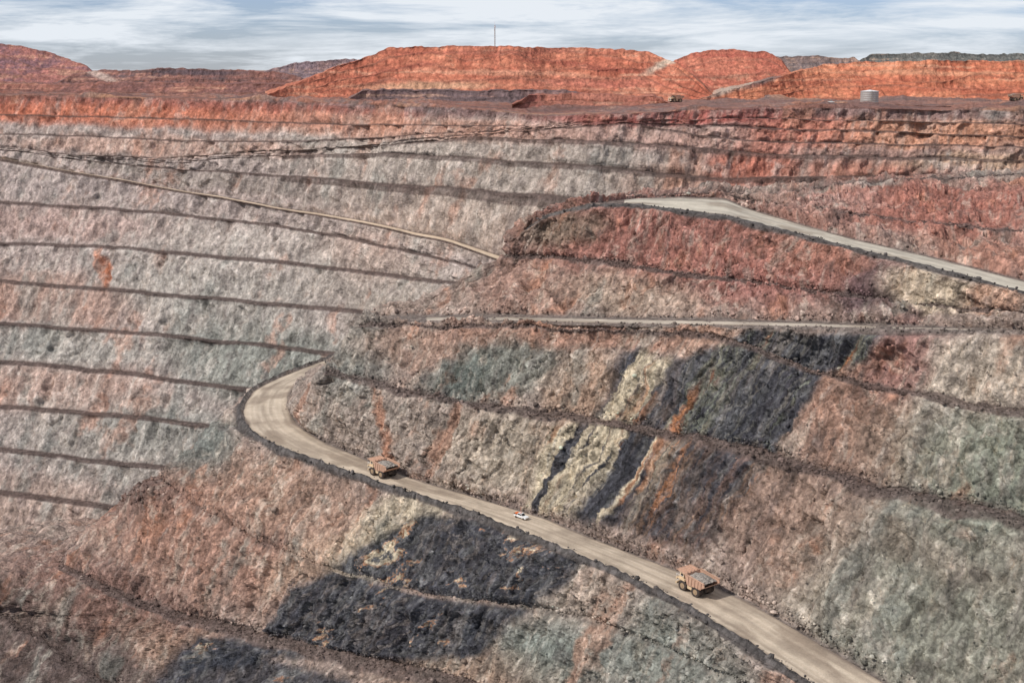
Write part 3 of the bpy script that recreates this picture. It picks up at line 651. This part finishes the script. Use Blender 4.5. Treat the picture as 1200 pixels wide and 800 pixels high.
def pickup():
    p = {}
    p['body'] = join('body', [prism([(-2.6,.55),(2.55,.5),(2.65,.95),(2.3,1.12),(1.15,1.2),(-2.6,1.15)], -.92, .92)], M_WH)
    p['cabin'] = join('cabin', [prism([(1.15,1.2),(.45,1.85),(-.9,1.88),(-1.1,1.16)], -.8, .8)], M_WH)
    p['windows'] = join('windows', [prism([(1.02,1.25),(.45,1.76),(-.8,1.78),(-.95,1.25)], -.815, .815), prism([(1.12,1.26),(1.17,1.26),(.52,1.82),(.47,1.82)], -.7, .7)], M_GL)
    p['tray'] = join('tray', [box(-2.62,-1.2,-.9,-.84,1.15,1.4), box(-2.62,-1.2,.84,.9,1.15,1.4), box(-2.64,-2.58,-.9,.9,1.15,1.4)], M_DK)
    p['toolbox'] = join('toolbox', [box(-2.4,-1.4,-.7,.7,1.16,1.6)], M_OR)
    p['wheels'] = join('wheels', [wheel(x, y, .4, .4, .26, 18) for x in (1.65,-1.6) for y in (-.85,.85)], M_RUB)
    p['beacon_bar'] = join('beacon_bar', [box(-.3,-.05,-.5,.5,1.885,1.98), beam((-.9,.7,1.85),(-.9,.7,3.8),.05)], M_OR)
    return p
TR = haul_truck(); PU = pickup()
def on_strip(OUT, IN, s, S, g, lift=.14):
    c = IN+(OUT-IN)*g; i = int(np.argmin(abs(S-s))); a, b = c[i-6], c[i+6]
    t = Vector(a-b).normalized()
    nrm = Vector((0, 0, 1)); y = nrm.cross(t).normalized(); z = t.cross(y)
    pos = Vector(c[i])+Vector((0, 0, lift))
    return pos, t, y, z
def mat4(pos, x, y, z, sc=1.0):
    M = Matrix(((x.x, y.x, z.x, pos.x), (x.y, y.y, z.y, pos.y), (x.z, y.z, z.z, pos.z), (0, 0, 0, 1)))
    return M @ Matrix.Scale(sc, 4)
def s_at(OUT, IN, g, utarget):
    c = IN+(OUT-IN)*g; uu, vv = proj(c); ok = Ss > 20
    return Ss[ok][np.argmin(abs(uu[ok]-utarget))]
for ut, g, k in ((450, .42, .78), (816, .40, .82)):
    s = s_at(RO, RI, g, ut); assembly('haul_truck', TR, mat4(*on_strip(RO, RI, s, Ss, g), k))
s = s_at(RO, RI, .35, 611); pos, x, y, z = on_strip(RO, RI, s, Ss, .35); assembly('pickup_truck', PU, mat4(pos, -x, -y, z, .9))

bpy.context.view_layer.update(); dg = bpy.context.evaluated_depsgraph_get()
def drop(u, Yv):
    a, c, d_ = ray(u, 90); x = Yv/c*a
    hit, loc, *_ = bpy.context.scene.ray_cast(dg, Vector((float(x), float(Yv), 400)), Vector((0, 0, -1)))
    return loc if hit else Vector((float(x), float(Yv), 0))
def yawM(pos, deg, sc=1): return Matrix.Translation(pos) @ Matrix.Rotation(math.radians(deg), 4, 'Z') @ Matrix.Scale(sc, 4)
assembly('haul_truck', TR, yawM(drop(793, 1290), 200)); assembly('haul_truck', TR, yawM(drop(1192, 1290), 10))
assembly('pickup_truck', PU, yawM(drop(975, 1120), 170))

# water tank
n = 36; rT = 7.3; hT = 9.5; tk = {}
tv = []; tf = []
zz = np.linspace(0, hT, 13)
for j, z_ in enumerate(zz):
    for i in range(n):
        a = 2*math.pi*i/n; rr = rT+(.12 if j % 2 else 0); tv.append((rr*math.cos(a), rr*math.sin(a), float(z_)))
for j in range(12):
    for i in range(n): tf.append((j*n+i, j*n+(i+1) % n, (j+1)*n+(i+1) % n, (j+1)*n+i))
tk['shell'] = join('shell', [(tv, tf)], M_GAL)
rv = [((rT+.3)*math.cos(2*math.pi*i/n), (rT+.3)*math.sin(2*math.pi*i/n), hT+.02) for i in range(n)]+[(0, 0, hT+1.2)]
tk['roof'] = join('roof', [(rv, [(i, (i+1) % n, n) for i in range(n)]+[tuple(range(n))])], M_WH)
tk['ladder'] = join('ladder', [beam((x_, -rT-.4, 0), (x_, -rT-.4, hT+1), .12) for x_ in (-.4, .4)]+[beam((-.4, -rT-.4, .6*i+.3), (.4, -rT-.4, .6*i+.3), .08) for i in range(16)], M_GAL)
assembly('water_tank', tk, yawM(drop(1020, 1180)-Vector((0, 0, .3)), 0))
# mast
ms = []; Hm = 24; wm = .8
leg = [(wm*math.cos(a), wm*math.sin(a)) for a in (0, 2.094, 4.189)]
for lx, ly in leg: ms.append(beam((lx, ly, -1), (lx*.5, ly*.5, Hm), .22))
for k in range(12):
    z0, z1 = k*2, k*2+2
    for i in range(3):
        a = leg[i]; b = leg[(i+1) % 3]; s0 = 1-.5*z0/Hm; s1 = 1-.5*z1/Hm
        ms.append(beam((a[0]*s0, a[1]*s0, z0), (b[0]*s1, b[1]*s1, z1), .12))
mst = {'lattice': join('lattice', ms, M_GAL), 'antennas': join('antennas', [disc(0, -.9, Hm-2, .8, .4), disc(0, .9, Hm-5, .7, .4), beam((0, 0, Hm), (0, 0, Hm+4), .15), box(-.4,.4,-.4,.4,Hm-.4,Hm)], M_WH)}
assembly('communications_mast', mst, yawM(drop(580, 1540), 20))

# ================================================================== LIGHT, SKY, CAMERA
sv = Vector((-.66, -.36, .74)).normalized()
sun = bpy.data.lights.new('sun', 'SUN'); sun.energy = 3.7; sun.angle = math.radians(2.5); sun.color = (1, .97, .935)
so = bpy.data.objects.new('sun', sun); bpy.context.scene.collection.objects.link(so); so.rotation_euler = sv.to_track_quat('Z', 'Y').to_euler()
w = bpy.data.worlds.new('World'); bpy.context.scene.world = w; w.use_nodes = True; nt = w.node_tree; nt.nodes.clear()
out = nt.nodes.new('ShaderNodeOutputWorld'); sk = nt.nodes.new('ShaderNodeTexSky'); sk.sky_type = 'NISHITA'; sk.sun_disc = False
sk.sun_elevation = math.asin(sv.z); sk.sun_rotation = math.atan2(sv.x, sv.y); sk.dust_density = .2; sk.ozone_density = 3
tint = nt.nodes.new('ShaderNodeMix'); tint.data_type = 'RGBA'; tint.blend_type = 'MULTIPLY'; tint.inputs[0].default_value = 1
tint.inputs[7].default_value = (.70, .80, 1.18, 1); nt.links.new(sk.outputs[0], tint.inputs[6])
b1 = nt.nodes.new('ShaderNodeBackground'); b1.inputs[1].default_value = .09; nt.links.new(tint.outputs[2], b1.inputs[0])
b2 = nt.nodes.new('ShaderNodeBackground'); b2.inputs[0].default_value = (.82, .87, .93, 1); b2.inputs[1].default_value = .98
tc = nt.nodes.new('ShaderNodeTexCoord'); mp = nt.nodes.new('ShaderNodeMapping'); mp.inputs['Scale'].default_value = (7, 7, 62); mp.inputs['Location'].default_value = (1.7, .4, .3)
nt.links.new(tc.outputs['Generated'], mp.inputs[0])
n1 = nt.nodes.new('ShaderNodeTexNoise'); n1.inputs['Scale'].default_value = 1.0; n1.inputs['Detail'].default_value = 9; n1.inputs['Roughness'].default_value = .62; n1.inputs['Distortion'].default_value = .3
nt.links.new(mp.outputs[0], n1.inputs['Vector'])
mr = nt.nodes.new('ShaderNodeMapRange'); nt.links.new(n1.outputs['Fac'], mr.inputs[0])
for i, v_ in zip((1, 2, 3, 4), (.40, .58, .1, 1.0)): mr.inputs[i].default_value = v_
ms_ = nt.nodes.new('ShaderNodeMixShader'); nt.links.new(mr.outputs[0], ms_.inputs[0]); nt.links.new(b1.outputs[0], ms_.inputs[1]); nt.links.new(b2.outputs[0], ms_.inputs[2])
nt.links.new(ms_.outputs[0], out.inputs[0])
cam = bpy.data.cameras.new('camera'); cam.sensor_width = 36; cam.lens = 36*FPX/1200; cam.clip_end = 100000; cam.clip_start = 1
co = bpy.data.objects.new('camera', cam); bpy.context.scene.collection.objects.link(co)
co.location = (0, 0, CAMZ); co.rotation_euler = (math.pi/2-PIT, 0, 0); bpy.context.scene.camera = co
sc = bpy.context.scene; sc.view_settings.view_transform = 'Standard'; sc.view_settings.look = 'None'; sc.view_settings.exposure = 0
